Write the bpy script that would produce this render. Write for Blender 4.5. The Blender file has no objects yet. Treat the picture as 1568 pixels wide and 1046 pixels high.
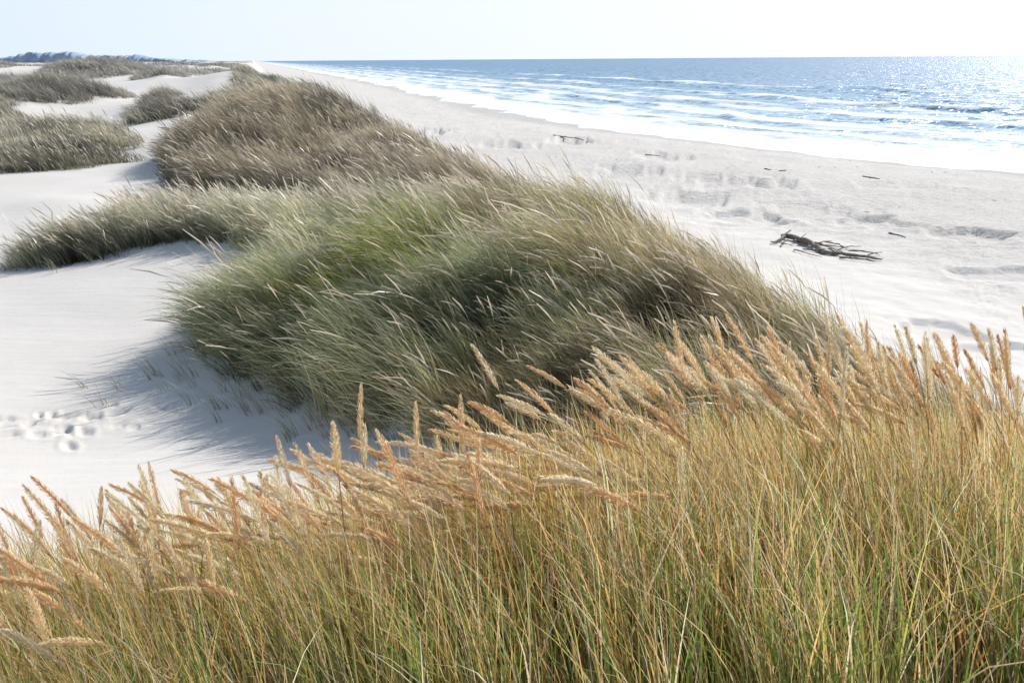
import bpy, math, numpy as np
from mathutils import Vector, Quaternion
rng = np.random.default_rng(7)
CAMZ = 12.0
PITCH = math.atan(432/1524.0)
SP, CP = math.sin(PITCH), math.cos(PITCH)
def ray(u, v):
    y = (523-v)/1524.0
    return np.array([(u-784)/1524.0, CP+y*SP, -SP+y*CP])
def P(u, v, t, off=0.0):
    d = ray(u, v)
    return (d[0]*t, d[1]*t, CAMZ+d[2]*t-off)

# ------------------------------------------------------------ numpy noise
def _hash(ix, iy, seed):
    h = (ix.astype(np.int64)*374761393 + iy.astype(np.int64)*668265263 + seed*1442695041) & 0xffffffff
    h = ((h ^ (h >> 13))*1274126177) & 0xffffffff
    h = h ^ (h >> 16)
    return (h & 0xffffff)/float(0xffffff)
def vnoise(x, y, seed=0):
    ix = np.floor(x); iy = np.floor(y)
    fx = x-ix; fy = y-iy
    fx = fx*fx*fx*(fx*(fx*6-15)+10); fy = fy*fy*fy*(fy*(fy*6-15)+10)
    a = _hash(ix, iy, seed); b = _hash(ix+1, iy, seed)
    c = _hash(ix, iy+1, seed); d = _hash(ix+1, iy+1, seed)
    return (a*(1-fx)+b*fx)*(1-fy)+(c*(1-fx)+d*fx)*fy
def fbm(x, y, seed=0, octv=4):
    s = 0; a = 0.5; n = 0
    for o in range(octv):
        s = s+a*vnoise(x*(2**o)+17.3*o, y*(2**o)-9.1*o, seed+o); n += a; a *= 0.5
    return s/n*2-1
def sstep(a, b, x):
    t = np.clip((x-a)/(b-a), 0, 1); return t*t*(3-2*t)

# ------------------------------------------------------------ shoreline and dune crest
SY = np.array([-400, 0, 50, 103, 119, 160, 212, 308, 476, 2050, 40000.])
SX = np.array([280, 104, 82, 54, 43, 23, 2, -17, -56, -445, -9900.])
def Xs(y):
    y = np.asarray(y, float)
    r = 0
    for k in (-.12, -.06, 0, .06, .12):
        r = r+np.interp(y+k*(np.abs(y)+40), SY, SX)
    return r/5
CY = np.array([-20, 0, 4, 8.5, 12.6, 18.8, 22, 33, 51, 114, 180.])
CX = np.array([11, 7.5, 6.3, 4.7, 3.6, 2.7, .3, -1, -6.6, -28.5, -48.])
CZ = np.array([10, 9.5, 9.0, 8.3, 8.15, 8.25, 8.4, 8.1, 8.3, 9.6, 9.5])

cp = []
# foreground rise
cp += [(0,0,10.25),(-3,0,10.1),(3,0,10.25),(0,3,9.93),(-1.5,3,9.68),(1.5,3,9.98),(-3,4,9.25),(3,4,9.65),
       (0,5,9.30),(-2,5.5,8.8),(2,5.5,9.30),(4,6.3,8.9),(-5,5,8.7),(0,7,8.3),(2,8,8.2),(-3,8,8.0),(0,9,7.6),
       (3,9.6,8.0),(1.6,11,7.55),(-3,11,7.2),(-6,10,7.3),(-8,13,7.1),(-1,11.3,7.0),(-8,4,8.7),(-12,6,8.4),(-6,-6,10),(6,-8,10),(-20,-5,9)]
# hollow
cp += [P(600,690,13.2),P(100,700,13.0),P(30,600,15.5),P(130,500,18.8),P(300,600,15.4),P(10,412,22.5),P(330,440,20.7),
       P(270,520,17.4),P(0,330,28.8),P(100,300,30.5),P(240,240,45),P(250,200,60),P(250,150,87),P(330,115,130),P(290,125,118)]
cp += [(-20,10,8),(-20,20,7.8),(-35,40,8),(-45,80,9),(-40,20,8.5),(-60,60,9),(-80,120,10),(-9,30,7.4),(-6,30.5,7.4),(-15,26,7.7)]
# mid clump body
cp += [(-1.4,13.9,7.55),(-.2,14.9,8.15),(1.5,14,8.2),(-2.3,17,8.3),(0,18.5,8.45),(-3,20,8.05),(-1.0,21.5,8.35),(-4.7,19,7.5),(-3.6,15.4,7.35)]
# side ridge
cp += [P(250,310,25,.55),P(400,300,25,.6),P(550,315,25,.65),P(100,360,24,.4),(-12.5,23,7.4)]
# big brown mound
cp += [P(450,150,46,.8),P(380,163,44,.7),P(520,165,47,.8),P(330,190,42,.7),P(270,260,36,.5),P(680,215,40,.8),P(450,230,38,.8),
       P(560,240,36,.8),(-16,44,7.7),(-3,30.5,7.5)]
cp += [P(450,125,85,.9),P(520,145,70,.9),P(385,150,62,.6),P(400,108,100,.9)]
cp += [P(100,190,50,.7),P(200,187,50,.6),P(30,200,50,.7),P(120,230,42,.6),P(30,150,75,.8),(-45,52,8.6),(-30,65,7.8),(-48,95,8.4),(-50,125,8.6)]
# crest and seaward profile
for y in [-20,-10,0,4,8.5,12.6,15.5,18.8,22,27,33,42,51,65,80,97,114,135,160,185,210]:
    c = np.interp(y, CY, CX) if y <= 180 else -48-(y-180)*.3
    z = np.interp(y, CY, CZ); s = float(Xs(y))
    cp.append((c, y, z))
    cp.append((c+2.2, y, z-1.2)); cp.append((c+6, y, z-3.7)); cp.append((c+11, y, 3.0 if z > 3 else z)); cp.append((c+16, y, 2.35))
    for f, zz in ((.35,1.95),(.6,1.5),(.8,.95),(1.0,0.0)):
        cp.append((c+16+(s-c-16)*f, y, zz))
    cp.append((s+25, y, -1.2)); cp.append((s+80, y, -3))
cp = np.array(cp, float)
keep = []
for i in range(len(cp)):
    if all((cp[i,0]-cp[j,0])**2+(cp[i,1]-cp[j,1])**2 > .5 for j in keep): keep.append(i)
cp = cp[keep]
C2 = 1.0
def kern(dx, dy): return np.sqrt(dx*dx+dy*dy+C2)
n = len(cp)
A = np.zeros((n+3, n+3))
A[:n,:n] = kern(cp[:,None,0]-cp[None,:,0], cp[:,None,1]-cp[None,:,1]) - np.eye(n)*0.15
A[:n,n] = 1; A[:n,n+1] = cp[:,0]/100; A[:n,n+2] = cp[:,1]/100
A[n:,:n] = A[:n,n:].T
W = np.linalg.solve(A, np.concatenate([cp[:,2], [0,0,0]]))

PITS = []   # cx,cy,rx,ry,depth
for (u,v,z,rx,ry,dp) in [(1490,362,2.1,2.6,3.4,.36),(870,214,1.9,3,6,.6),(770,220,2.0,4,5,.5),(1050,303,2.1,4,5,.45),(1110,277,2,4,5,.4),
                      (1180,285,2,2.5,4,.4),(1430,503,2.6,2.2,2.2,.16),(1525,530,2.8,2.0,2.0,.14),(1240,325,2,4,4,.3),(655,200,2.2,3,8,.5),(1330,345,2,3,3,.25),
                      (1540,420,2.2,2,2.5,.2),(950,262,2,4,5,.35),(1010,240,1.8,3,6,.35),(1400,290,1.9,4,4,.25),(1130,330,2.2,3,4,.3)]:
    d = ray(u,v); t = (z-CAMZ)/d[2]
    PITS.append((d[0]*t, d[1]*t, rx, ry, dp))
# dune hummocks standing on the inland sand: x,y,rx,ry,height
HUM = [(-35.5,84,4.5,8,1.0),(-38,77,4.5,9,1.2),(-57,110,7,11,1.1),(-34,65,3.5,5,1.1),(-58,145,7,12,1.1),(-84,152,10,14,1.1),(-37.5,112,1.5,3,.6),
       (-26,47,6,7,.7),(-34,48,6,6,.8),(-19.6,58,3,4,.6),(-16.4,61,2.8,4.5,.7),(-9,46,3.5,4,.8),(-5,40,3,4,.55),(-11.5,40,2.5,4,.55),
       (-12,68,3,5,.8),(-19,86,4,7,.9),(-27,103,4,7,.8),(-33,122,4,7,.7),(-44,130,4,7,.9),(-70,128,6,7,1.0),
       (-47,99,3.2,5,.9),(-25,74,2,3.5,.6),(-40,150,4,8,.9),
       (-1.2,17,1.3,1.5,.40),(1.6,18.5,1.4,1.6,.38),(-3.3,17.6,1.0,1.2,.28),(.5,14.6,1.2,1.1,.25),(3,14.5,1.2,1.6,.2)]
FEET = []
def trail(x0,y0,x1,y1,nst,jit=.1,sz=1.0):
    a = math.atan2(y1-y0,x1-x0)
    for i in range(nst):
        f = i/max(1,nst-1); s = .14 if i%2 else -.14
        FEET.append((x0+(x1-x0)*f-math.sin(a)*s+rng.normal(0,jit), y0+(y1-y0)*f+math.cos(a)*s+rng.normal(0,jit), a+rng.normal(0,.4), sz*rng.uniform(.55,1.1)))
trail(-7.6,13.4,-4.6,14.6,9,.14,.9); trail(-7.3,12.7,-5.4,13.5,7,.14,.9); trail(-7.9,13.0,-5.9,13.9,8,.16,.9); trail(-6.9,14.0,-6.0,12.9,5,.1,.8)
for k in range(9):
    x0 = rng.uniform(16,24); y0 = rng.uniform(30,42)
    trail(x0,y0,x0+rng.uniform(4,14),y0+rng.uniform(14,30),46,.15,1.1)
FEET = np.array(FEET)

def H(x, y, fine=True):
    x = np.asarray(x,float).ravel(); y = np.asarray(y,float).ravel()
    out = np.empty_like(x)
    CH = 20000
    for i in range(0, len(x), CH):
        xs = x[i:i+CH]; ys = y[i:i+CH]
        r = np.hypot(xs, ys)
        z = np.zeros_like(xs)
        m = r < 230
        if m.any():
            z[m] = kern(xs[m][:,None]-cp[None,:,0], ys[m][:,None]-cp[None,:,1])@W[:n] + W[n]+W[n+1]*xs[m]/100+W[n+2]*ys[m]/100
        d = xs-Xs(ys)
        far = np.where(d > 0, -d*.03, np.minimum(-d*.035, 2.1)) + sstep(-52,-72,d)*(6.8+np.minimum(0.0006*r,1.2))
        far = np.maximum(far, -4)
        inl = sstep(-60,-85,d)
        far = far + inl*(fbm(xs/38, ys/45, 5, 3)*2.2 + fbm(xs/12, ys/14, 9, 2)*.9)*(1-sstep(1500,4000,r)*.6)
        b = sstep(140, 225, r)
        z = z*(1-b)+far*b
        z = z + fbm(xs/5.0, ys/5.0, 21, 3)*.10*sstep(5,15,r) + fbm(xs/14, ys/14, 31, 2)*.22*sstep(20,50,r)
        for (cx,cy,rx,ry,hh) in HUM:
            q = ((xs-cx)/rx)**2+((ys-cy)/ry)**2
            k = q < 6
            if k.any(): z[k] += hh*np.exp(-q[k]*1.3)
        beach = sstep(3.6, 2.6, z)*sstep(-.1,.5,z)
        z = z + beach*(fbm(xs/4.5, ys/6, 41, 4)*.19 + fbm(xs/1.2, ys/1.2, 47, 3)*.06)
        for (cx,cy,rx,ry,dp) in PITS:
            dx = (xs-cx)/rx; dy = (ys-cy)/ry
            k = (dx*dx+dy*dy) < 4
            if not k.any(): continue
            dx = dx[k]; dy = dy[k]
            q = np.sqrt(dx*dx+dy*dy) + fbm(xs[k]/1.8,ys[k]/1.8,3,3)*.7
            sh = .18+.75*sstep(-.4,.6,-dx*.6-dy)
            z[k] += - dp*sstep(1.0, 1.0-sh, q) + .2*dp*np.exp(-((q-1.12)/.16)**2)
        if fine:
            mm = (ys > 8) & (ys < 75)
            idx = np.where(mm)[0]
            if len(idx):
                for (fx,fy,fa,fs) in FEET:
                    xx = xs[idx]-fx; yy = ys[idx]-fy
                    k = np.where(xx*xx+yy*yy < .3)[0]
                    if len(k):
                        a = (xx[k]*math.cos(fa)+yy[k]*math.sin(fa))/fs; bq = (-xx[k]*math.sin(fa)+yy[k]*math.cos(fa))/fs
                        q = np.sqrt((a/.19)**2+(bq/.10)**2)+fbm((xs[idx[k]])/.09,(ys[idx[k]])/.09,2,2)*.4
                        z[idx[k]] += -.05*sstep(1.4,.3,q)+.012*np.exp(-((q-1.7)/.4)**2)
        out[i:i+CH] = z
    return out

# ------------------------------------------------------------ vegetation areas (world x,y outlines)
POLY = {
 'A': [(-1.0,11.9),(-2.6,12.9),(-4.2,14.5),(-5.6,16.6),(-5.5,18.4),(-4.7,20.2),(-4.0,22),(.5,24.6),(2.6,22.5),(4.2,19),(5.0,15.5),(5.8,12.5),(7.6,9.3),(7.4,6.5),(3.5,8.5),(1.6,9.8),(.4,11.0)],
 'B': [(-11.8,22.3),(-10,22.2),(-8.2,23.2),(-6.8,22.9),(-4.5,21.0),(-1,23),(0.4,25),(-2,27.5),(-6,27.8),(-9.5,27),(-11.4,24.4)],
 'C': [(-12.0,34.5),(-9,33),(-4,30),(0,27),(1.6,25.5),(1.7,33),(-.5,42),(-4.5,53),(-9,55),(-14,50),(-14.6,42)],
 'C2': [(-5.0,53),(-9.2,66),(-15,80),(-22,100),(-31,125),(-36,125),(-28.5,103),(-22,84),(-17,70),(-13.5,60),(-9,55)],
 'D': [(-21,37.8),(-16.8,39.6),(-16.0,44.5),(-19.0,52),(-23,56),(-30,56),(-42,52),(-42,40),(-30,36)],
}
def ell(cx,cy,rx,ry,n=14):
    return [(cx+rx*math.cos(k*2*math.pi/n), cy+ry*math.sin(k*2*math.pi/n)) for k in range(n)]
POLY['C3'] = ell(-16.4,61,2.3,4)
POLY['D2'] = ell(-19.6,58,2.6,3.2)
POLY['E'] = ell(-35.5,83,4.4,9)
POLY['F1'] = ell(-38.5,76,4.2,9); POLY['F2'] = ell(-57,109,7,12); POLY['F3'] = ell(-34,64.5,3.4,5)
POLY['G'] = ell(-57,144,7,14)
POLY['I'] = ell(-37.5,112,1.3,2.4)
POLY['G2'] = ell(-84,151,11,15); POLY['G3'] = ell(-44,130,3.6,6); POLY['G4'] = ell(-70,128,6,7)
POLY['G5'] = ell(-47,99,3.2,5); POLY['G6'] = ell(-25,74,1.7,3); POLY['G7'] = ell(-40,150,4,8)
POLY['FG'] = [(-9,2.0),(9,2.0),(9.5,6),(6.5,7.6),(4,7.4),(2.2,7.0),(0.2,6.0),(-2,5.2),(-9,4.8)]
def inpoly(x, y, poly):
    c = np.zeros(len(x), bool); m = len(poly)
    for i in range(m):
        x0,y0 = poly[i]; x1,y1 = poly[(i+1)%m]
        k = ((y0 > y) != (y1 > y))
        xi = (x1-x0)*(y-y0)/((y1-y0) if y1 != y0 else 1e-9)+x0
        c ^= k & (x < xi)
    return c
def pdist(x, y, poly):
    d = np.full(len(x), 1e9); m = len(poly)
    for i in range(m):
        x0,y0 = poly[i]; x1,y1 = poly[(i+1)%m]
        ex,ey = x1-x0,y1-y0
        t = np.clip(((x-x0)*ex+(y-y0)*ey)/(ex*ex+ey*ey),0,1)
        d = np.minimum(d, np.hypot(x-x0-t*ex, y-y0-t*ey))
    return d
def veg_far(x, y):
    d = x-Xs(y); r = np.hypot(x,y)
    v = fbm(x/18, y/34, 61, 3)
    return sstep(-.02,.10,v)*sstep(-58,-66,d)*sstep(145,175,r)
def veg(x, y):
    v = veg_far(x, y)
    for k, p in POLY.items():
        pa = np.array(p)
        m = (x > pa[:,0].min()-1)&(x < pa[:,0].max()+1)&(y > pa[:,1].min()-1)&(y < pa[:,1].max()+1)
        if m.any():
            xx = x[m]; yy = y[m]
            ins = inpoly(xx,yy,p); dd = pdist(xx,yy,p)
            if k == 'A': w0, w = 1.2, 2.6
            elif k in ('B','FG'): w0, w = .1, 1.2
            else: w0, w = .1, 1.5
            v[m] = np.maximum(v[m], np.where(ins, sstep(w0,w,dd), 0))
    return v

# ------------------------------------------------------------ helpers
def new_mesh(name, co, faces_flat, per, smooth=True):
    me = bpy.data.meshes.new(name)
    nf = len(faces_flat)//per
    me.vertices.add(len(co)); me.vertices.foreach_set('co', co.astype(np.float32).ravel())
    me.loops.add(len(faces_flat)); me.loops.foreach_set('vertex_index', faces_flat.astype(np.int32))
    me.polygons.add(nf); me.polygons.foreach_set('loop_start', (np.arange(nf)*per).astype(np.int32))
    try: me.polygons.foreach_set('loop_total', np.full(nf, per, np.int32))
    except Exception: pass
    me.update(calc_edges=True)
    me.polygons.foreach_set('use_smooth', np.full(nf, smooth))
    me.update()
    ob = bpy.data.objects.new(name, me); bpy.context.scene.collection.objects.link(ob)
    return ob
def fattr(ob, name, vals):
    a = ob.data.attributes.new(name, 'FLOAT', 'POINT'); a.data.foreach_set('value', vals.astype(np.float32))
def cattr(ob, name, col):
    a = ob.data.attributes.new(name, 'FLOAT_COLOR', 'POINT')
    c = np.ones((len(col),4), np.float32); c[:,:3] = np.clip(col,0,.9)
    a.data.foreach_set('color', c.ravel())
def grid_faces(nu, nv):
    i = np.arange(nu-1)[:,None]*nv + np.arange(nv-1)[None,:]
    return np.stack([i, i+nv, i+nv+1, i+1], -1).reshape(-1)
class NT:
    def __init__(s, mat):
        mat.use_nodes = True; s.t = mat.node_tree; s.t.nodes.clear()
    def n(s, typ, **kw):
        nd = s.t.nodes.new(typ)
        for k, v in kw.items():
            if k.startswith('i_'): nd.inputs[k[2:].replace('_',' ')].default_value = v
            else: setattr(nd, k, v)
        return nd
    def l(s, a, b): s.t.links.new(a, b)
    def math(s, op, a, b=None, clamp=False):
        nd = s.t.nodes.new('ShaderNodeMath'); nd.operation = op; nd.use_clamp = clamp
        for i, q in enumerate((a, b)):
            if q is None: continue
            if isinstance(q, (int, float)): nd.inputs[i].default_value = q
            else: s.l(q, nd.inputs[i])
        return nd.outputs[0]
    def ramp(s, fac, stops, interp='LINEAR'):
        nd = s.t.nodes.new('ShaderNodeValToRGB'); cr = nd.color_ramp; cr.interpolation = interp
        while len(cr.elements) < len(stops): cr.elements.new(.5)
        for e, (p, c) in zip(cr.elements, stops):
            e.position = p; e.color = (c, c, c, 1) if isinstance(c, (int, float)) else (*c, 1)
        s.l(fac, nd.inputs[0]); return nd.outputs[0]
    def mix(s, f, a, b):
        nd = s.t.nodes.new('ShaderNodeMix'); nd.data_type = 'RGBA'
        if isinstance(f, (int, float)): nd.inputs[0].default_value = f
        else: s.l(f, nd.inputs[0])
        for k, q in ((6, a), (7, b)):
            if isinstance(q, tuple): nd.inputs[k].default_value = (*q, 1)
            else: s.l(q, nd.inputs[k])
        return nd.outputs[2]

# ------------------------------------------------------------ terrain sheet
r1 = 1.0*np.power(1.0065, np.arange(int(math.log(70)/math.log(1.0065))+1))
r2 = r1[-1]*np.power(1.02, np.arange(1, int(math.log(30000/r1[-1])/math.log(1.02))+2))
R = np.concatenate([[.02,.3,.6], r1, r2])
ang = np.concatenate([np.linspace(-110,-36,50)[:-1], np.linspace(-36,36,680), np.linspace(36,110,50)[1:]])*math.pi/180
RR, AA = np.meshgrid(R, ang, indexing='ij')
X = (RR*np.sin(AA)).ravel(); Y = (RR*np.cos(AA)).ravel()
Z = H(X, Y)
V = veg(X, Y)
ground = new_mesh('sand_dune_ground', np.stack([X,Y,Z],1), grid_faces(len(R), len(ang)), 4)
fattr(ground, 'veg', V)
fattr(ground, 'shore', X-Xs(Y))
m = bpy.data.materials.new('sand'); t = NT(m)
geo = t.n('ShaderNodeNewGeometry'); pos = geo.outputs['Position']
va = t.n('ShaderNodeAttribute', attribute_name='veg'); sa = t.n('ShaderNodeAttribute', attribute_name='shore')
n1 = t.n('ShaderNodeTexNoise', i_Scale=.35, i_Detail=6.0, i_Roughness=.6); t.l(pos, n1.inputs['Vector'])
n2 = t.n('ShaderNodeTexNoise', i_Scale=60.0, i_Detail=4.0); t.l(pos, n2.inputs['Vector'])
n3 = t.n('ShaderNodeTexNoise', i_Scale=1.6, i_Detail=8.0, i_Roughness=.7); t.l(pos, n3.inputs['Vector'])
base = t.mix(t.ramp(n1.outputs[0], [(.3,0.0),(.7,1.0)]), (.70,.655,.60), (.77,.73,.68))
base = t.mix(t.math('MULTIPLY', t.ramp(n2.outputs[0], [(.45,0.0),(.75,1.0)]), .2), base, (.48,.42,.36))
beachf = t.ramp(t.math('ADD', t.math('MULTIPLY', sa.outputs['Fac'], 1/100.), 1.0), [(.30,0.0),(.5,1.0)])
base = t.mix(t.math('MULTIPLY', beachf, t.ramp(n3.outputs[0], [(.50,0.0),(.70,.50)])), base, (.48,.42,.36))
wet = t.ramp(t.math('ADD', t.math('MULTIPLY', sa.outputs['Fac'], 1/100.), 1.0), [(.90,0.0),(.97,1.0)])
base = t.mix(t.math('MULTIPLY', wet, .5), base, (.46,.44,.42))
nv = t.n('ShaderNodeTexNoise', i_Scale=.25, i_Detail=7.0, i_Roughness=.7); t.l(pos, nv.inputs['Vector'])
vegc = t.ramp(nv.outputs[0], [(.35,(.10,.10,.07)),(.5,(.20,.18,.13)),(.68,(.34,.31,.24))])
ln = t.n('ShaderNodeVectorMath', operation='LENGTH'); t.l(pos, ln.inputs[0])
farf = t.ramp(t.math('MULTIPLY', ln.outputs['Value'], 1/400.), [(.25,0.5),(.6,1.0)])
base = t.mix(t.math('MULTIPLY', va.outputs['Fac'], farf), base, vegc)
pb = t.n('ShaderNodeBsdfPrincipled', i_Roughness=.95); t.l(base, pb.inputs['Base Color'])
pb.inputs['Specular IOR Level'].default_value = .15
wv = t.n('ShaderNodeTexNoise', i_Scale=1.0, i_Detail=3.0)
mp = t.n('ShaderNodeMapping'); mp.inputs['Rotation'].default_value=(0,0,.5); mp.inputs['Scale'].default_value=(.5,4.0,1); t.l(pos, mp.inputs[0]); t.l(mp.outputs[0], wv.inputs['Vector'])
hsum = t.math('ADD', t.math('MULTIPLY', wv.outputs[0], .018), t.math('MULTIPLY', n2.outputs[0], .006))
hsum = t.math('ADD', hsum, t.math('MULTIPLY', t.math('MULTIPLY', n3.outputs[0], beachf), .34))
hsum = t.math('ADD', hsum, t.math('MULTIPLY', n1.outputs[0], .05))
bp = t.n('ShaderNodeBump', i_Strength=.8, i_Distance=1.0); t.l(hsum, bp.inputs['Height']); t.l(bp.outputs[0], pb.inputs['Normal'])
out = t.n('ShaderNodeOutputMaterial'); t.l(pb.outputs[0], out.inputs[0])
ground.data.materials.append(m)

# ------------------------------------------------------------ ocean
ys = np.concatenate([np.arange(-150,20,6), np.arange(20,330,1.4), 330*np.power(1.02, np.arange(1,232))])
ds = np.concatenate([np.arange(-14,170,.6), 170*np.power(1.03, np.arange(1,182))])
YY, DD = np.meshgrid(ys, ds, indexing='ij')
XX = Xs(YY)+DD
wp = fbm(YY/60, DD/60, 71, 3)*9
def crest_line(d0, amp, w):
    q = DD+wp-d0-fbm(YY/90+d0, YY*0, 5, 2)*8
    a = amp*(.25+.75*sstep(-.3,.5,fbm(YY/50+d0*3, DD/90, 83, 2)))
    return a*np.where(q < 0, np.exp(-(q/(w*.45))**2), np.exp(-(q/w)**2))
ZZ = .05*np.sin(DD*.9+wp) + crest_line(14,.25,3)+crest_line(27,.4,4)+crest_line(44,.75,5)+crest_line(68,1.05,7)+crest_line(100,1.1,9)+crest_line(150,1.2,12)
sw = .28*np.sin((DD+wp*2.5)*2*np.pi/27)*sstep(90,140,DD)*(.5+fbm(YY/60,DD/60,99,2))+.2*fbm(YY/14,DD/7,90,3)*sstep(20,80,DD)
ZZ = (ZZ+sw)*sstep(-2,18,DD)*(1-sstep(2500,6000,np.hypot(XX,YY)))
sea = new_mesh('ocean_water', np.stack([XX.ravel(),YY.ravel(),ZZ.ravel()],1), grid_faces(len(ys),len(ds)), 4)
if sea.data.polygons[0].normal.z < 0: sea.data.flip_normals()
fattr(sea, 'shore', DD.ravel()); fattr(sea, 'wh', ZZ.ravel())
m = bpy.data.materials.new('sea_water'); t = NT(m)
geo = t.n('ShaderNodeNewGeometry'); pos = geo.outputs['Position']
sa = t.n('ShaderNodeAttribute', attribute_name='shore').outputs['Fac']
wh = t.n('ShaderNodeAttribute', attribute_name='wh').outputs['Fac']
sx = t.n('ShaderNodeSeparateXYZ'); t.l(pos, sx.inputs[0])
def vec(a, b):
    c = t.n('ShaderNodeCombineXYZ'); t.l(a, c.inputs[0]); t.l(b, c.inputs[1]); return c.outputs[0]
yv = sx.outputs['Y']
def noise(vx, vy, det=6.0, rough=.6):
    nd = t.n('ShaderNodeTexNoise', i_Scale=1.0, i_Detail=det, i_Roughness=rough)
    t.l(vec(t.math('MULTIPLY', sa, vx), t.math('MULTIPLY', yv, vy)), nd.inputs['Vector']); return nd
warp = t.math('MULTIPLY', t.math('SUBTRACT', noise(1/30., 1/55., 4.0).outputs[0], .5), 44)
dw = t.math('MULTIPLY', t.math('ADD', sa, warp), 1/400.)
dens = t.ramp(dw, [(0,.95),(.035,.84),(.06,.48),(.075,.82),(.10,.46),(.115,.80),(.15,.42),(.17,.72),(.21,.34),(.25,.62),(.28,.22),(.37,.50),(.40,.15),(.55,.12),(.6,.38),(.64,.08),(1,0.0)])
lac = noise(1/5., 1/16., 8.0, .68).outputs[0]
lac2 = noise(1/1.2, 1/3.0, 5.0, .6).outputs[0]
big = noise(1/70., 1/90., 3.0).outputs[0]
tex = t.math('ADD', t.math('MULTIPLY', lac, .75), t.math('MULTIPLY', lac2, .25))
f = t.math('ADD', tex, t.math('SUBTRACT', dens, 1.0))
f = t.math('ADD', f, t.math('MULTIPLY', t.math('SUBTRACT', big, .5), .5))
f = t.math('ADD', f, t.math('MULTIPLY', t.math('MAXIMUM', t.math('SUBTRACT', wh, .35), 0.0), .30))
foam = t.ramp(f, [(-.0,0.0),(.0,.0),(.09,.40),(.24,1.0)])
col = t.ramp(t.math('MULTIPLY', sa, 1/300.), [(0,(.48,.57,.62)),(.12,(.32,.48,.60)),(.4,(.13,.30,.47)),(1,(.09,.24,.42))])
wb = t.n('ShaderNodeBsdfPrincipled', i_Roughness=.36, i_IOR=1.33); t.l(col, wb.inputs['Base Color'])
fb = t.n('ShaderNodeBsdfPrincipled', i_Roughness=.8); fb.inputs['Base Color'].default_value = (.84,.87,.90,1)
def slope_noise(sc_, det, rough, k, loc):
    mpn = t.n('ShaderNodeMapping'); mpn.inputs['Location'].default_value = loc; t.l(pos, mpn.inputs[0])
    mpn.inputs['Scale'].default_value = (sc_, sc_*.8, 0)
    nd = t.n('ShaderNodeTexNoise', i_Scale=1.0, i_Detail=det, i_Roughness=rough); t.l(mpn.outputs[0], nd.inputs['Vector'])
    v = t.n('ShaderNodeVectorMath', operation='SUBTRACT'); t.l(nd.outputs['Color'], v.inputs[0]); v.inputs[1].default_value = (.5,.5,.5)
    v2 = t.n('ShaderNodeVectorMath', operation='MULTIPLY'); t.l(v.outputs[0], v2.inputs[0]); v2.inputs[1].default_value = (k,k,0)
    return v2.outputs[0]
sA = slope_noise(.9, 3.0, .7, 1.8, (0,0,0)); sB = slope_noise(.22, 4.0, .8, 2.8, (31,7,0))
ad = t.n('ShaderNodeVectorMath', operation='ADD'); t.l(sA, ad.inputs[0]); t.l(sB, ad.inputs[1])
ad2 = t.n('ShaderNodeVectorMath', operation='ADD'); t.l(ad.outputs[0], ad2.inputs[0]); t.l(geo.outputs['Normal'], ad2.inputs[1])
nm = t.n('ShaderNodeVectorMath', operation='NORMALIZE'); t.l(ad2.outputs[0], nm.inputs[0]); t.l(nm.outputs[0], wb.inputs['Normal'])
bmf = t.n('ShaderNodeBump', i_Strength=.6, i_Distance=.25); t.l(tex, bmf.inputs['Height']); t.l(bmf.outputs[0], fb.inputs['Normal'])
gl_ = t.n('ShaderNodeBsdfGlossy', i_Roughness=.16); t.l(nm.outputs[0], gl_.inputs['Normal']); gl_.inputs[0].default_value=(1,1,1,1)
fr_ = t.n('ShaderNodeFresnel', i_IOR=1.33); t.l(nm.outputs[0], fr_.inputs['Normal'])
mg = t.n('ShaderNodeMixShader'); t.l(t.math('MULTIPLY', fr_.outputs[0], .22), mg.inputs[0]); t.l(wb.outputs[0], mg.inputs[1]); t.l(gl_.outputs[0], mg.inputs[2])
ms = t.n('ShaderNodeMixShader'); t.l(foam, ms.inputs[0]); t.l(mg.outputs[0], ms.inputs[1]); t.l(fb.outputs[0], ms.inputs[2])
out = t.n('ShaderNodeOutputMaterial'); t.l(ms.outputs[0], out.inputs[0])
sea.data.materials.append(m)

# ------------------------------------------------------------ grass
def grass_mat(name, fac, rough=.38, spec=.5):
    gm = bpy.data.materials.new(name); t = NT(gm)
    ca = t.n('ShaderNodeAttribute', attribute_name='Col')
    pb = t.n('ShaderNodeBsdfPrincipled', i_Roughness=rough); t.l(ca.outputs['Color'], pb.inputs['Base Color'])
    pb.inputs['Specular IOR Level'].default_value = spec
    tr = t.n('ShaderNodeBsdfTranslucent'); t.l(ca.outputs['Color'], tr.inputs['Color'])
    ms = t.n('ShaderNodeMixShader', i_Fac=fac); t.l(pb.outputs[0], ms.inputs[1]); t.l(tr.outputs[0], ms.inputs[2])
    out = t.n('ShaderNodeOutputMaterial'); t.l(ms.outputs[0], out.inputs[0]); return gm
gm = grass_mat('beach_grass_blades', .5); gh = grass_mat('seed_head_chaff', .62, .7, .2)

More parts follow.
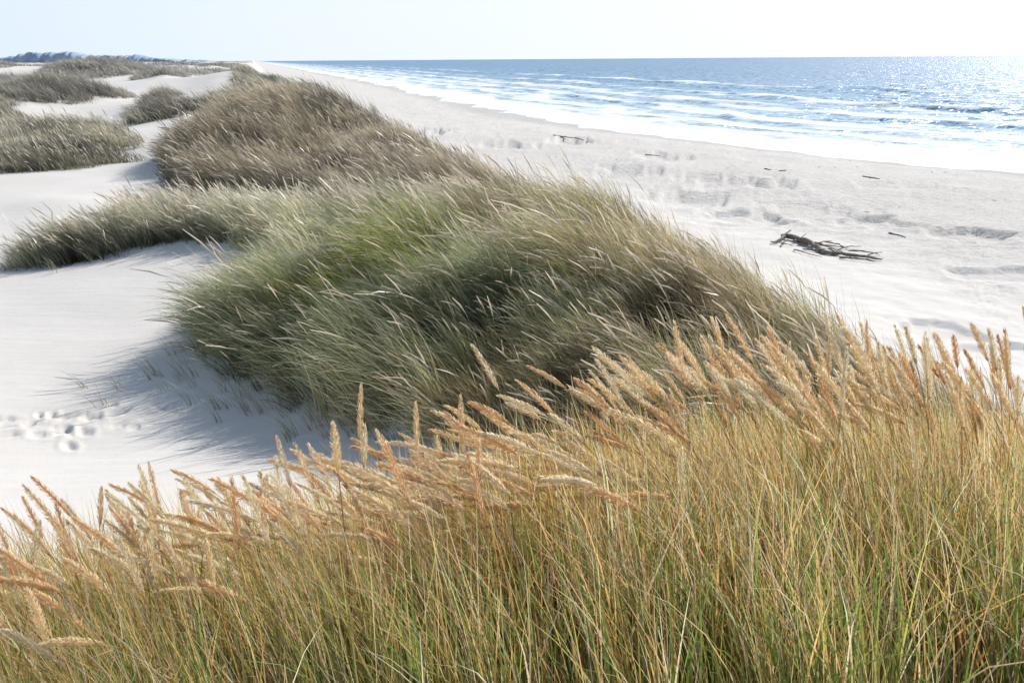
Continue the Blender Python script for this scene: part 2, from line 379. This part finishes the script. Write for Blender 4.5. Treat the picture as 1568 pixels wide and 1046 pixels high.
def centre_line(root, L, az, th0, th1, K, pw=1.3, sway=0.0):
    N = len(L)
    s = np.linspace(0,1,K)
    pts = np.zeros((N,K,3)); pts[:,0] = root
    tang = np.zeros((N,K,3))
    az2 = rng.uniform(-1,1,N)*sway
    for k in range(K):
        th = th0+(th1-th0)*s[k]**pw
        a = az+az2*s[k]
        tg = np.stack([np.cos(a)*np.sin(th), np.sin(a)*np.sin(th), np.cos(th)],1)
        tang[:,k] = tg
        if k < K-1:
            thm = th0+(th1-th0)*((s[k]+s[k+1])/2)**pw
            tm = np.stack([np.cos(a)*np.sin(thm), np.sin(a)*np.sin(thm), np.cos(thm)],1)
            pts[:,k+1] = pts[:,k]+tm*(L/(K-1))[:,None]
    return pts, tang
def blades(root, L, az, th0, th1, width, cb, ct, K=5, pw=1.3, sway=.4, head=False, cpow=1.0):
    N = len(L)
    pts, tang = centre_line(root, L, az, th0, th1, K, pw, sway)
    rv = rng.normal(size=(N,3)); rv[:,2] *= .3
    side = np.cross(tang, rv[:,None,:]); side /= np.linalg.norm(side,axis=2,keepdims=True)+1e-9
    s = np.linspace(0,1,K)
    if head: wpf = np.where(s < .72, .22, np.sin(np.clip((s-.70)/.33,0,1)*math.pi)*1.0+.12)
    else: wpf = (1-s**2.2)*.93+.07
    wd = width[:,None]*wpf[None,:]*.5
    a = pts-side*wd[...,None]; b = pts+side*wd[...,None]
    co = np.stack([a,b],2).reshape(-1,3)
    base = (np.arange(N)*2*K)[:,None]+(np.arange(K-1)*2)[None,:]
    f = np.stack([base,base+1,base+3,base+2],-1).reshape(-1)
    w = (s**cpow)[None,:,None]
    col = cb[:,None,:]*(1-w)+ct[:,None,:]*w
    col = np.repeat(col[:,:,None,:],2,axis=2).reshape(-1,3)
    return co, f, col
def join(parts, name, mat=None):
    off = 0; cs=[]; fs=[]; ks=[]
    for c,f,k in parts:
        cs.append(c); fs.append(f+off); ks.append(k); off += len(c)
    ob = new_mesh(name, np.concatenate(cs), np.concatenate(fs), 4)
    cattr(ob, 'Col', np.concatenate(ks)); ob.data.materials.append(mat or gm); return ob
def scatter(poly, dens, per, spread, edge=.4, nedge=.5):
    pa = np.array(poly); x0,y0 = pa.min(0); x1,y1 = pa.max(0)
    N = int((x1-x0)*(y1-y0)*dens)
    x = rng.uniform(x0,x1,N); y = rng.uniform(y0,y1,N)
    k = inpoly(x,y,poly); x=x[k]; y=y[k]
    d = pdist(x,y,poly)+fbm(x/(edge*2.5),y/(edge*2.5),13,3)*edge*nedge
    k = rng.uniform(0,1,len(x)) < sstep(-.05*edge, edge, d)
    x=x[k]; y=y[k]; d=d[k]
    tid = np.repeat(np.arange(len(x)), per)
    X_ = x[tid]+rng.normal(0,spread,len(tid)); Y_ = y[tid]+rng.normal(0,spread,len(tid))
    return X_, Y_, tid, len(x), d[tid]
def pick(pal, wts, N, tid=None, jit=.2):
    pal = np.array(pal); i = rng.choice(len(pal), N, p=np.array(wts)/sum(wts))
    c = pal[i]*rng.uniform(1-jit,1+jit,(N,1)); return c
WIND = math.radians(188)

def clump(name, poly, dens, per, spread, Lr, width, palb, palt, wts, lean=(.25,1.25), K=4, edge=.5, heads=0.0, wind=WIND, patch=2.0, headw=3.0, headcol=(.58,.47,.34), tint=None, thin=None, lv=.25):
    x,y,tid,nt,d = scatter(poly,dens,per,spread,edge)
    if thin is not None:
        first = np.searchsorted(tid,np.arange(nt))
        kp = rng.uniform(0,1,nt) < thin(x[first], y[first])
        k = kp[tid]; x=x[k]; y=y[k]; tid=tid[k]; d=d[k]
    N = len(x)
    z = H(x,y,False)-.03
    sw = fbm(x/patch,y/patch,33,3); sw2 = fbm(x/(patch*.5),y/(patch*.5),37,2)
    ta = rng.normal(0,.30,nt)[tid]; tl = rng.normal(0,.18,nt)[tid]; ts = rng.uniform(.65,1.2,nt)[tid]
    az = wind+ta+sw2*.8+rng.normal(0,.20,N)
    L = rng.uniform(Lr[0],Lr[1],N)*ts*(1+lv*2*sw)*np.clip(.5+d/(edge*2.5),.5,1)
    th0 = np.clip(lean[0]+tl+rng.normal(0,.14,N)+sw*.25,-.2,.9)
    th1 = np.clip(lean[1]+tl*1.5+rng.normal(0,.25,N)+sw*.4,.1,1.9)
    i = rng.choice(len(palb), N, p=np.array(wts)/sum(wts))
    tone = (1+1.2*fbm(x/(patch*.8),y/(patch*.8),55,3))*rng.uniform(.55,1.4,nt)[tid]*rng.uniform(.75,1.25,N)
    cb = np.array(palb)[i]*tone[:,None]; ct = np.array(palt)[i]*tone[:,None]
    if tint is not None:
        tt = tint(x,y); cb = cb*tt; ct = ct*tt
    hf = np.clip((np.hypot(x,y)-25)/260,0,.5)[:,None]          # air haze painted into the blade colours, growing with distance
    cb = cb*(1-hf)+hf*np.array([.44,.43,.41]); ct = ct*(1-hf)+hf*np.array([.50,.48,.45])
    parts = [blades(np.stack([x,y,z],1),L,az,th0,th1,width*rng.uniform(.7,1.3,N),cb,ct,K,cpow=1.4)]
    if heads > 0:
        k = np.where(rng.uniform(0,1,N) < heads)[0]; M = len(k)
        hc = np.array(headcol)*rng.uniform(.75,1.2,(M,1))
        parts.append(blades(np.stack([x,y,z],1)[k],L[k]*1.12+.1,az[k],th0[k]*.8,th1[k]*.9,np.full(M,width*headw),np.array(palb)[i[k]],hc,8,head=True,cpow=2))
    return join(parts,name)

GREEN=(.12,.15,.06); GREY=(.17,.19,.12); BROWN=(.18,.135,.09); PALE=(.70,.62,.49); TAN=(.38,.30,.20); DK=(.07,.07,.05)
def tintA(x,y):
    b = sstep(-.3,.35, fbm(x/2.5,y/2.5,77,2)*.6 + (x-1.0)*.16 + (y-17)*.05)
    f = sstep(14.5,12.5,y+fbm(x/1.2,y/1.2,5,2)*.8)*.8
    b = np.maximum(b,f)[:,None]
    g = sstep(-.1,.4,fbm(x/1.6+9,y/1.6,91,2))[:,None]*(1-b)
    return ((1-b)*np.array([.97,1.05,.90])+b*np.array([1.20,1.02,.90]))*(1+g*np.array([.22,.18,-.22]))
def thinA(x,y):
    lower = sstep(-1.1,.5, (x+1.6)*.75+ (y-13.6)*.75+fbm(x/.7,y/.7,4,2)*.9)
    return np.clip(.16+.84*lower,0,1)
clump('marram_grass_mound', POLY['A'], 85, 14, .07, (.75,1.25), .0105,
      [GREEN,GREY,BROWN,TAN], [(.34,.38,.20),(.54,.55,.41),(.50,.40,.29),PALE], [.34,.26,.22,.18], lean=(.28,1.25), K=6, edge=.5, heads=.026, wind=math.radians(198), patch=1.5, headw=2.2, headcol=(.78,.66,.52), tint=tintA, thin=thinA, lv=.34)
def tintB(x,y):
    b = np.exp(-((x+2.6)/2.4)**2-((y-23.0)/1.8)**2)[:,None]
    return (1-b)*np.array([1.0,1.0,1.0])+b*np.array([1.35,1.35,.65])
clump('marram_grass_mound', POLY['B'], 70, 14, .08, (.55,.95), .012,
      [GREEN,GREY,TAN], [(.40,.43,.26),(.62,.60,.46),(.74,.64,.50)], [.32,.36,.32], lean=(.3,1.0), K=5, edge=.6, heads=.08, patch=1.8, headw=2.2, headcol=(.84,.73,.59), tint=tintB)
def tintC(x,y):
    b = sstep(.0,.5,fbm(x/5,y/6,78,2)+(31-y)*.04)[:,None]
    return (1-b)*np.array([1.06,1.0,.92])+b*np.array([.97,1.03,.85])
clump('marram_grass_mound', POLY['C'], 24, 12, .14, (.75,1.25), .02,
      [DK,BROWN,GREEN], [(.36,.33,.25),(.52,.44,.34),(.54,.49,.38)], [.33,.39,.28], lean=(.3,1.15), K=4, edge=.9, heads=.05, patch=3.2, headw=1.8, headcol=(.70,.60,.48), tint=tintC, lv=.42)
clump('marram_grass_mound', POLY['C2'], 8, 12, .22, (.8,1.3), .04,
      [DK,BROWN,GREEN], [(.30,.29,.21),(.44,.37,.28),(.40,.37,.27)], [.35,.4,.25], K=4, edge=1.6, patch=5, lv=.38)
clump('marram_grass_mound', POLY['D'], 14, 12, .16, (.6,1.0), .024,
      [GREEN,GREY,TAN], [(.42,.42,.29),(.62,.57,.44),(.70,.60,.48)], [.3,.3,.4], lean=(.25,1.0), K=4, edge=1.4, patch=4, heads=.06, headw=1.6, headcol=(.78,.68,.54), lv=.38)
for nm,dn in (('C3',11),('D2',12),('E',8),('F1',8),('F3',9),('F2',5),('G',4),('G2',2.5),('G3',7),('G4',5),('I',12),('G5',8),('G6',12),('G7',6)):
    clump('marram_grass_mound', POLY[nm], dn, 12, .22, (.7,1.25), .03 if dn > 6 else .055,
      [DK,BROWN,GREY], [(.33,.32,.25),(.48,.41,.33),(.56,.51,.41)], [.33,.35,.32], K=4, edge=1.2, patch=4, lv=.4)
def strays(pts, name):
    xs_=[];ys_=[]
    for (cx,cy,sx_,sy_,nn) in pts:
        xs_.append(rng.normal(cx,sx_,nn)); ys_.append(rng.normal(cy,sy_,nn))
    tx = np.concatenate(xs_); ty = np.concatenate(ys_); tid = np.repeat(np.arange(len(tx)),6)
    x = tx[tid]+rng.normal(0,.04,len(tid)); y = ty[tid]+rng.normal(0,.04,len(tid)); N=len(x)
    z = H(x,y,False)-.02
    return join([blades(np.stack([x,y,z],1), rng.uniform(.25,.6,N), WIND+rng.normal(0,.5,N), rng.uniform(.1,.6,N), rng.uniform(.7,1.5,N), np.full(N,.008),
        pick([GREEN,GREY,TAN],[1,1,1],N), pick([(.36,.38,.26),(.52,.49,.37)],[1,1],N),5)], name)
strays([(-4.6,19.8,.5,.6,80),(-5.6,20.4,.5,.5,40),(-4.6,15.6,.6,.7,60),(-3.4,13.9,.6,.4,50),(-2.0,12.7,.5,.3,35),(-11,22.6,.8,.4,40),(4.8,20,.5,3,60),(6.2,13,.6,2,60),(2.4,26,.7,3,50)], 'sparse_beach_grass')
# far dune vegetation, air haze put into its pale grey colours
N0 = 70000
xx = rng.uniform(-420,-30,N0); yy = 145+rng.uniform(0,1,N0)**1.4*560
k = (rng.uniform(0,1,N0) < veg_far(xx,yy)) & (xx > -.62*yy); xx=xx[k]; yy=yy[k]
tid = np.repeat(np.arange(len(xx)),4); x = xx[tid]+rng.normal(0,.35,len(tid)); y = yy[tid]+rng.normal(0,.35,len(tid)); N=len(x)
tone = (1+.5*fbm(x/14,y/14,55,2))[:,None]
join([blades(np.stack([x,y,H(x,y,False)-.05],1), rng.uniform(.7,1.7,N), WIND+rng.normal(0,.6,N), rng.uniform(0,.5,N), rng.uniform(.5,1.3,N), .0006*y,
     pick([(.24,.24,.22),(.31,.29,.26)],[1,1],N)*tone, pick([(.40,.40,.37),(.48,.45,.41)],[1,1],N)*tone,3)], 'distant_dune_grass')

# ---- foreground stand
x,y,tid,nt,d = scatter(POLY['FG'], 110, 15, .05, .35)
N=len(x); z=H(x,y,False)-.03
print('fg blades',N)
sw=fbm(x/.9,y/.9,33,3); ta=rng.normal(0,.6,nt)[tid]
left = sstep(1.2,-1.8,x); right = sstep(1.8,4.0,x); mid = np.exp(-((x-1.4)/1.2)**2)
az = WIND+ta+rng.normal(0,.9,N)+sw
L = rng.uniform(.50,1.0,N)*rng.uniform(.8,1.08,nt)[tid]*(1-.16*left-.09*right)*(1+.18*sw)*.93*(1+.04*mid)
th0 = rng.normal(.08,.16,N); th1 = np.abs(rng.normal(.55,.45,N))
far = sstep(2.3,3.6,y)
palb = np.array([(.12,.20,.04),(.28,.30,.06),(.47,.27,.08),(.55,.42,.22)])
palt = np.array([(.25,.34,.08),(.54,.47,.14),(.84,.52,.20),(.87,.70,.46)])
p = np.array([.42,.22,.19,.17]); i = rng.choice(4,N,p=p)
j = rng.choice(4,N,p=[.06,.12,.37,.45]); i = np.where(rng.uniform(0,1,N) < far*.92, j, i)
tone = rng.uniform(.55,1.3,N)[:,None]*rng.uniform(.7,1.25,nt)[tid][:,None]*(1+.16*far[:,None])
parts=[blades(np.stack([x,y,z],1),L,az,th0,th1,rng.uniform(.0035,.0088,N),palb[i]*tone,palt[i]*tone,7,pw=1.6,sway=.6)]
M=10000; k=rng.choice(N,M)
parts.append(blades(np.stack([x,y,z],1)[k],rng.uniform(.65,1.0,M)*(1-.16*left[k]-.1*right[k]),WIND+rng.normal(0,.6,M),rng.normal(.05,.12,M),np.abs(rng.normal(.6,.35,M)),
    np.full(M,.004),pick([(.44,.32,.12),(.60,.35,.12)],[1,1],M),pick([(.88,.62,.32),(.88,.74,.52)],[1,1],M),7,pw=1.8))
fgo = join(parts,'beach_grass')

# ---- seed heads
hx=[];hy=[];hL=[];hlean=[];haz=[];hs=[]
def heads(n_,cx,cy,sx_,sy_,L,lean,az=180,saz=14,sl=.18,hl=.245):
    hx.append(rng.normal(cx,sx_,n_)); hy.append(rng.normal(cy,sy_,n_)); hL.append(rng.normal(L,.07,n_)); hlean.append(rng.normal(lean,sl,n_))
    haz.append(np.radians(rng.normal(az,saz,n_))); hs.append(rng.uniform(.65,1.15,n_)*hl)
heads(75,1.25,4.1,.42,.42,.92,.72,172)
heads(55,1.75,4.0,.42,.4,.93,.45,172)
heads(28,2.2,4.2,.45,.4,.90,.25,170)
heads(10,2.0,3.8,.45,.25,.95,.10,170,60,.08,.26)
heads(75,.45,3.8,.33,.42,.78,1.10,178)
heads(65,-.2,3.7,.42,.45,.68,1.02,178)
heads(105,-1.3,3.6,.75,.45,.61,.65,180,35,.35)
heads(65,-1.6,3.1,.75,.35,.61,.40,180,50,.3)
heads(6,-.4,3.4,.35,.2,.84,.1,180,60,.1)
heads(45,2.7,4.5,.8,.45,.74,.42,175)
hx=np.concatenate(hx);hy=np.concatenate(hy);hL=np.concatenate(hL);hl=np.concatenate(hlean);haz=np.concatenate(haz);hs=np.concatenate(hs)
M=len(hx); hz=H(hx,hy,False)-.02
K=14
pts,tang=centre_line(np.stack([hx,hy,hz],1),hL,haz,hl*.12,hl,K,1.6,.2)
side=np.cross(tang,rng.normal(size=(M,1,3))); side/=np.linalg.norm(side,axis=2,keepdims=True)
side2=np.cross(tang,side)
def tube(pts,side,side2,rad,ns):
    N_,K_=pts.shape[:2]; a=np.arange(ns)*2*math.pi/ns
    co=pts[:,:,None,:]+rad[...,None,None]*(np.cos(a)[None,None,:,None]*side[:,:,None,:]+np.sin(a)[None,None,:,None]*side2[:,:,None,:])
    b=(np.arange(N_)*K_*ns)[:,None,None]+(np.arange(K_-1)*ns)[None,:,None]+np.arange(ns)[None,None,:]
    b2=(np.arange(N_)*K_*ns)[:,None,None]+(np.arange(K_-1)*ns)[None,:,None]+((np.arange(ns)+1)%ns)[None,None,:]
    f=np.stack([b,b2,b2+ns,b+ns],-1).reshape(-1)
    return co.reshape(-1,3),f
co,f=tube(pts,side,side2,np.full((M,K),.0018),4)
sc=pick([(.70,.52,.26),(.60,.45,.21)],[1,1],M)
stem=(co,f,np.repeat(sc,K*4,axis=0))
KH=12; sH=np.linspace(0,1,KH)
hp=np.zeros((M,KH,3)); ht=np.zeros((M,KH,3)); hp[:,0]=pts[:,-1]
for q in range(KH):
    th=hl+.25*sH[q]*np.clip(hl,0.05,1.2); tg=np.stack([np.cos(haz)*np.sin(th),np.sin(haz)*np.sin(th),np.cos(th)],1); ht[:,q]=tg
    if q<KH-1: hp[:,q+1]=hp[:,q]+tg*(hs/(KH-1))[:,None]
s1=np.cross(ht,rng.normal(size=(M,1,3))); s1/=np.linalg.norm(s1,axis=2,keepdims=True); s2=np.cross(ht,s1)
prof=np.interp(sH,[0,.08,.25,.55,.85,1],[.2,.6,.95,1.0,.7,.2])
rad=.0165*prof[None,:]*rng.uniform(.75,1.15,(M,1))
co,f=tube(hp,s1,s2,rad*.35,6)
hc=pick([(.88,.71,.48),(.89,.78,.59),(.83,.61,.38)],[1,.9,.7],M,jit=.07)
core=(co,f,np.repeat(hc,KH*6,axis=0))
SPK=300
hi=np.repeat(np.arange(M),SPK); NS=len(hi); ss=rng.uniform(0,.98,NS); fi=ss*(KH-1); i0=fi.astype(int); fr=(fi-i0)[:,None]
ax=hp[hi,i0]*(1-fr)+hp[hi,i0+1]*fr; tg=ht[hi,i0]; a=rng.uniform(0,2*math.pi,NS)[:,None]
rd=np.cos(a)*s1[hi,i0]+np.sin(a)*s2[hi,i0]; r_=(rad[hi,i0]*(1-fr[:,0])+rad[hi,i0+1]*fr[:,0])[:,None]
tn=np.cross(tg,rd); lnn=rng.uniform(.012,.024,NS)[:,None]; wv_=.0017
p0=ax+rd*r_*.3; pm=ax+rd*r_*.9+tg*lnn*.55; pe=ax+rd*r_*rng.uniform(.9,1.4,NS)[:,None]+tg*lnn
co=np.stack([p0,pm-tn*wv_,pe,pm+tn*wv_],1).reshape(-1,3); f=np.arange(NS*4)
spk=(co,f,np.repeat(hc[hi]*rng.uniform(.85,1.12,(NS,1)),4,axis=0))
sh=join([stem,core,spk],'seed_heads',gh); sh.parent=fgo

# ------------------------------------------------------------ driftwood
def hit(u,v,t0=22,t1=400):
    ts=t0*np.power(t1/t0,np.linspace(0,1,1500)); d=ray(u,v)
    zz=H(ts*d[0],ts*d[1],False); below=np.where(CAMZ+ts*d[2] < zz)[0]
    below=below[below>0]
    k=below[0] if len(below) else len(ts)-1
    return np.array([ts[k]*d[0],ts[k]*d[1],zz[k]]), ts[k]
wm=bpy.data.materials.new('weathered_wood'); t=NT(wm)
tc=t.n('ShaderNodeTexCoord'); nz=t.n('ShaderNodeTexNoise',i_Scale=9.0,i_Detail=6.0); t.l(tc.outputs['Object'],nz.inputs['Vector'])
c=t.ramp(nz.outputs[0],[(.3,(.10,.08,.065)),(.55,(.21,.175,.15)),(.75,(.38,.34,.30))])
pb=t.n('ShaderNodeBsdfPrincipled',i_Roughness=.85); t.l(c,pb.inputs['Base Color'])
bm_=t.n('ShaderNodeBump',i_Strength=.6,i_Distance=.03); t.l(nz.outputs[0],bm_.inputs['Height']); t.l(bm_.outputs[0],pb.inputs['Normal'])
out=t.n('ShaderNodeOutputMaterial'); t.l(pb.outputs[0],out.inputs[0])
def log_geo(p0,p1,r0,r1,bend=.15,K=10,ns=8,lift=0.0):
    p0=np.array(p0,float);p1=np.array(p1,float); s=np.linspace(0,1,K)[:,None]
    L=np.linalg.norm(p1-p0); d=(p1-p0)/L
    sd=np.cross(d,[0,0,1]); sd/=np.linalg.norm(sd)
    b=rng.uniform(-1,1)*bend*L
    pts=p0+(p1-p0)*s+sd*b*np.sin(s*math.pi)+rng.normal(0,.012*L,(K,3))*np.array([1,1,.4])
    pts[:,2]+=lift*np.sin(s[:,0]*math.pi)
    up=np.cross(sd,d)
    rad=(r0+(r1-r0)*s[:,0])*(1+rng.normal(0,.1,K)); rad[0]*=.7; rad[-1]*=.5
    co,f=tube(pts[None],np.repeat(sd[None,None],K,1),np.repeat(up[None,None],K,1),rad[None],ns)
    return co,f
def wood(parts,name,parent=None):
    off=0;cs=[];fs=[]
    for c_,f_ in parts: cs.append(c_);fs.append(f_+off);off+=len(c_)
    ob=new_mesh(name,np.concatenate(cs),np.concatenate(fs),4); ob.data.materials.append(wm)
    if parent: ob.parent=parent
    return ob
pile=bpy.data.objects.new('driftwood_pile',None); bpy.context.scene.collection.objects.link(pile)
def gp(u,v,h=0.0):
    q,_=hit(u,v); q[2]+=h; return q
def gl(u0,v0,u1,v1,r0,r1,h0=.06,h1=.05,bend=.08,lift=0.):
    return log_geo(gp(u0,v0,h0),gp(u1,v1,h1),r0,r1,bend,lift=lift)
wood([gl(1202,369,1262,394,.18,.12,.18,.08,.06,.08)],'main_log',pile)
wood([gl(1258,393,1350,404,.12,.05,.08,.08,.05,.06)],'second_log',pile)
wood([gl(1202,369,1190,377,.10,.03,.2,.2),gl(1203,369,1212,366,.09,.03,.2,.4),gl(1200,371,1180,379,.06,.02,.15,.04),gl(1206,375,1196,383,.06,.02,.15,.04),gl(1215,377,1235,369,.05,.02,.15,.35)],'root_end',pile)
br=[]
for (a_,b_,c_,d_) in [(1222,379,1300,387),(1230,387,1310,399),(1240,375,1290,395),(1270,388,1312,403),(1285,401,1340,408),(1300,391,1348,399),(1215,387,1260,400),(1245,381,1275,377),(1262,377,1300,393),(1325,401,1352,394),(1285,389,1320,384),(1180,376,1215,383)]:
    br.append(gl(a_,b_,c_,d_,rng.uniform(.03,.06),.016,rng.uniform(.04,.12),rng.uniform(.03,.16),.12,.06))
wood(br,'branches',pile)
for (a_,b_,c_,d_,r_) in [(1323,275,1350,279,.10),(1362,362,1388,369,.06),(850,209,882,214,.10),(882,213,896,217,.08),(1172,262,1182,264,.09),(1194,266,1206,265,.07),(990,239,1012,243,.06)]:
    wood([gl(a_,b_,c_,d_,r_,r_*.5,.02,.02)],'driftwood_log')
db=[]
for q in range(90):
    yv_=rng.uniform(40,170); s_=float(Xs(yv_)); xv=s_-rng.uniform(6,42)-abs(rng.normal(0,5))
    if xv < np.interp(yv_,CY,CX)+14: continue
    zz=H([xv],[yv_],False)[0]; a=rng.uniform(0,math.pi); l=rng.uniform(.12,.45)
    db.append(log_geo((xv,yv_,zz+.01),(xv+l*math.cos(a),yv_+l*math.sin(a),zz+.02),.022,.012,.2,4,5))
wood(db,'beach_wrack')

# ------------------------------------------------------------ distant forested hill
ux=np.linspace(-60,370,460); d0=3600.
hx_=(ux-784)/1524*d0
env=np.interp(ux,[-60,0,40,70,130,160,230,262,300,350,370],[9,11,16,24,26,16,17,9,6,3,0])
top=env*1.5+fbm(ux/4.,ux*0,3,3)*5*(env>2)+CAMZ*.6
rows=[(0,-14),(0,.0),(0,.55),(12,.82),(30,1.0),(120,.9),(400,-10)]
co=[]
for (dy,fz) in rows:
    zc = top*fz if fz>-5 else np.full_like(top,-10.)
    co.append(np.stack([hx_,np.full_like(hx_,d0+dy)+ (fbm(ux/9.,ux*0+dy,6,3)*20),zc],1))
hill=new_mesh('distant_forest_hill',np.concatenate(co),grid_faces(len(rows),len(ux)),4)
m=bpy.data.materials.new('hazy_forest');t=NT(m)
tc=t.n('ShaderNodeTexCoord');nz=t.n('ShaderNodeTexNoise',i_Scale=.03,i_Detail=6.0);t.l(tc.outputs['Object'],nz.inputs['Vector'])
c=t.ramp(nz.outputs[0],[(.35,(.36,.44,.55)),(.65,(.42,.50,.60))])  # blue-grey air haze painted into the forest colour
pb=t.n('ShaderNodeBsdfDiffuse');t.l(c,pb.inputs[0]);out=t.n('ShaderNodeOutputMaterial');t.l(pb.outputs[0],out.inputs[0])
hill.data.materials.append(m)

# ------------------------------------------------------------ light, sky, camera
EL=math.radians(35); AZ=math.radians(40)
S=Vector((math.sin(AZ)*math.cos(EL),math.cos(AZ)*math.cos(EL),math.sin(EL)))
sl=bpy.data.lights.new('sun','SUN'); sl.energy=5.0; sl.angle=math.radians(.5); sl.color=(1,.965,.91)
so=bpy.data.objects.new('sun',sl); so.rotation_euler=S.to_track_quat('Z','Y').to_euler(); bpy.context.scene.collection.objects.link(so)
w=bpy.data.worlds.new('World'); bpy.context.scene.world=w; w.use_nodes=True
t=NT(w)
sk=t.n('ShaderNodeTexSky'); sk.sky_type='NISHITA'; sk.sun_disc=False
sk.sun_elevation=EL; sk.sun_rotation=AZ; sk.dust_density=.6; sk.air_density=1.2; sk.ozone_density=2.0
tc=t.n('ShaderNodeTexCoord'); sz=t.n('ShaderNodeSeparateXYZ'); t.l(tc.outputs['Generated'],sz.inputs[0])
hz=t.ramp(sz.outputs['Z'],[(0,.96),(.08,.86),(.3,.36),(.7,.05),(1,0.0)])
dt=t.n('ShaderNodeVectorMath',operation='DOT_PRODUCT'); t.l(tc.outputs['Generated'],dt.inputs[0]); dt.inputs[1].default_value=tuple(S)
hcol=t.mix(t.ramp(dt.outputs['Value'],[(.1,0.0),(.88,1.0)]),(6.0,7.4,8.9),(9.1,9.4,9.7))   # sea haze, whiter towards the sun
skc=t.mix(hz,sk.outputs[0],hcol)
bg=t.n('ShaderNodeBackground',i_Strength=.114); t.l(skc,bg.inputs[0]); out=t.n('ShaderNodeOutputWorld'); t.l(bg.outputs[0],out.inputs[0])
cam=bpy.data.cameras.new('camera'); co_=bpy.data.objects.new('camera',cam); bpy.context.scene.collection.objects.link(co_)
co_.location=(0,0,CAMZ); co_.rotation_mode='QUATERNION'
co_.rotation_quaternion=Quaternion((1,0,0),math.pi/2-PITCH)@Quaternion((0,0,1),math.radians(-.4))
cam.lens=35; cam.sensor_width=36; cam.clip_start=.05; cam.clip_end=60000
bpy.context.scene.camera=co_
sc_=bpy.context.scene
sc_.view_settings.view_transform='Standard'; sc_.view_settings.look='None'; sc_.view_settings.exposure=0
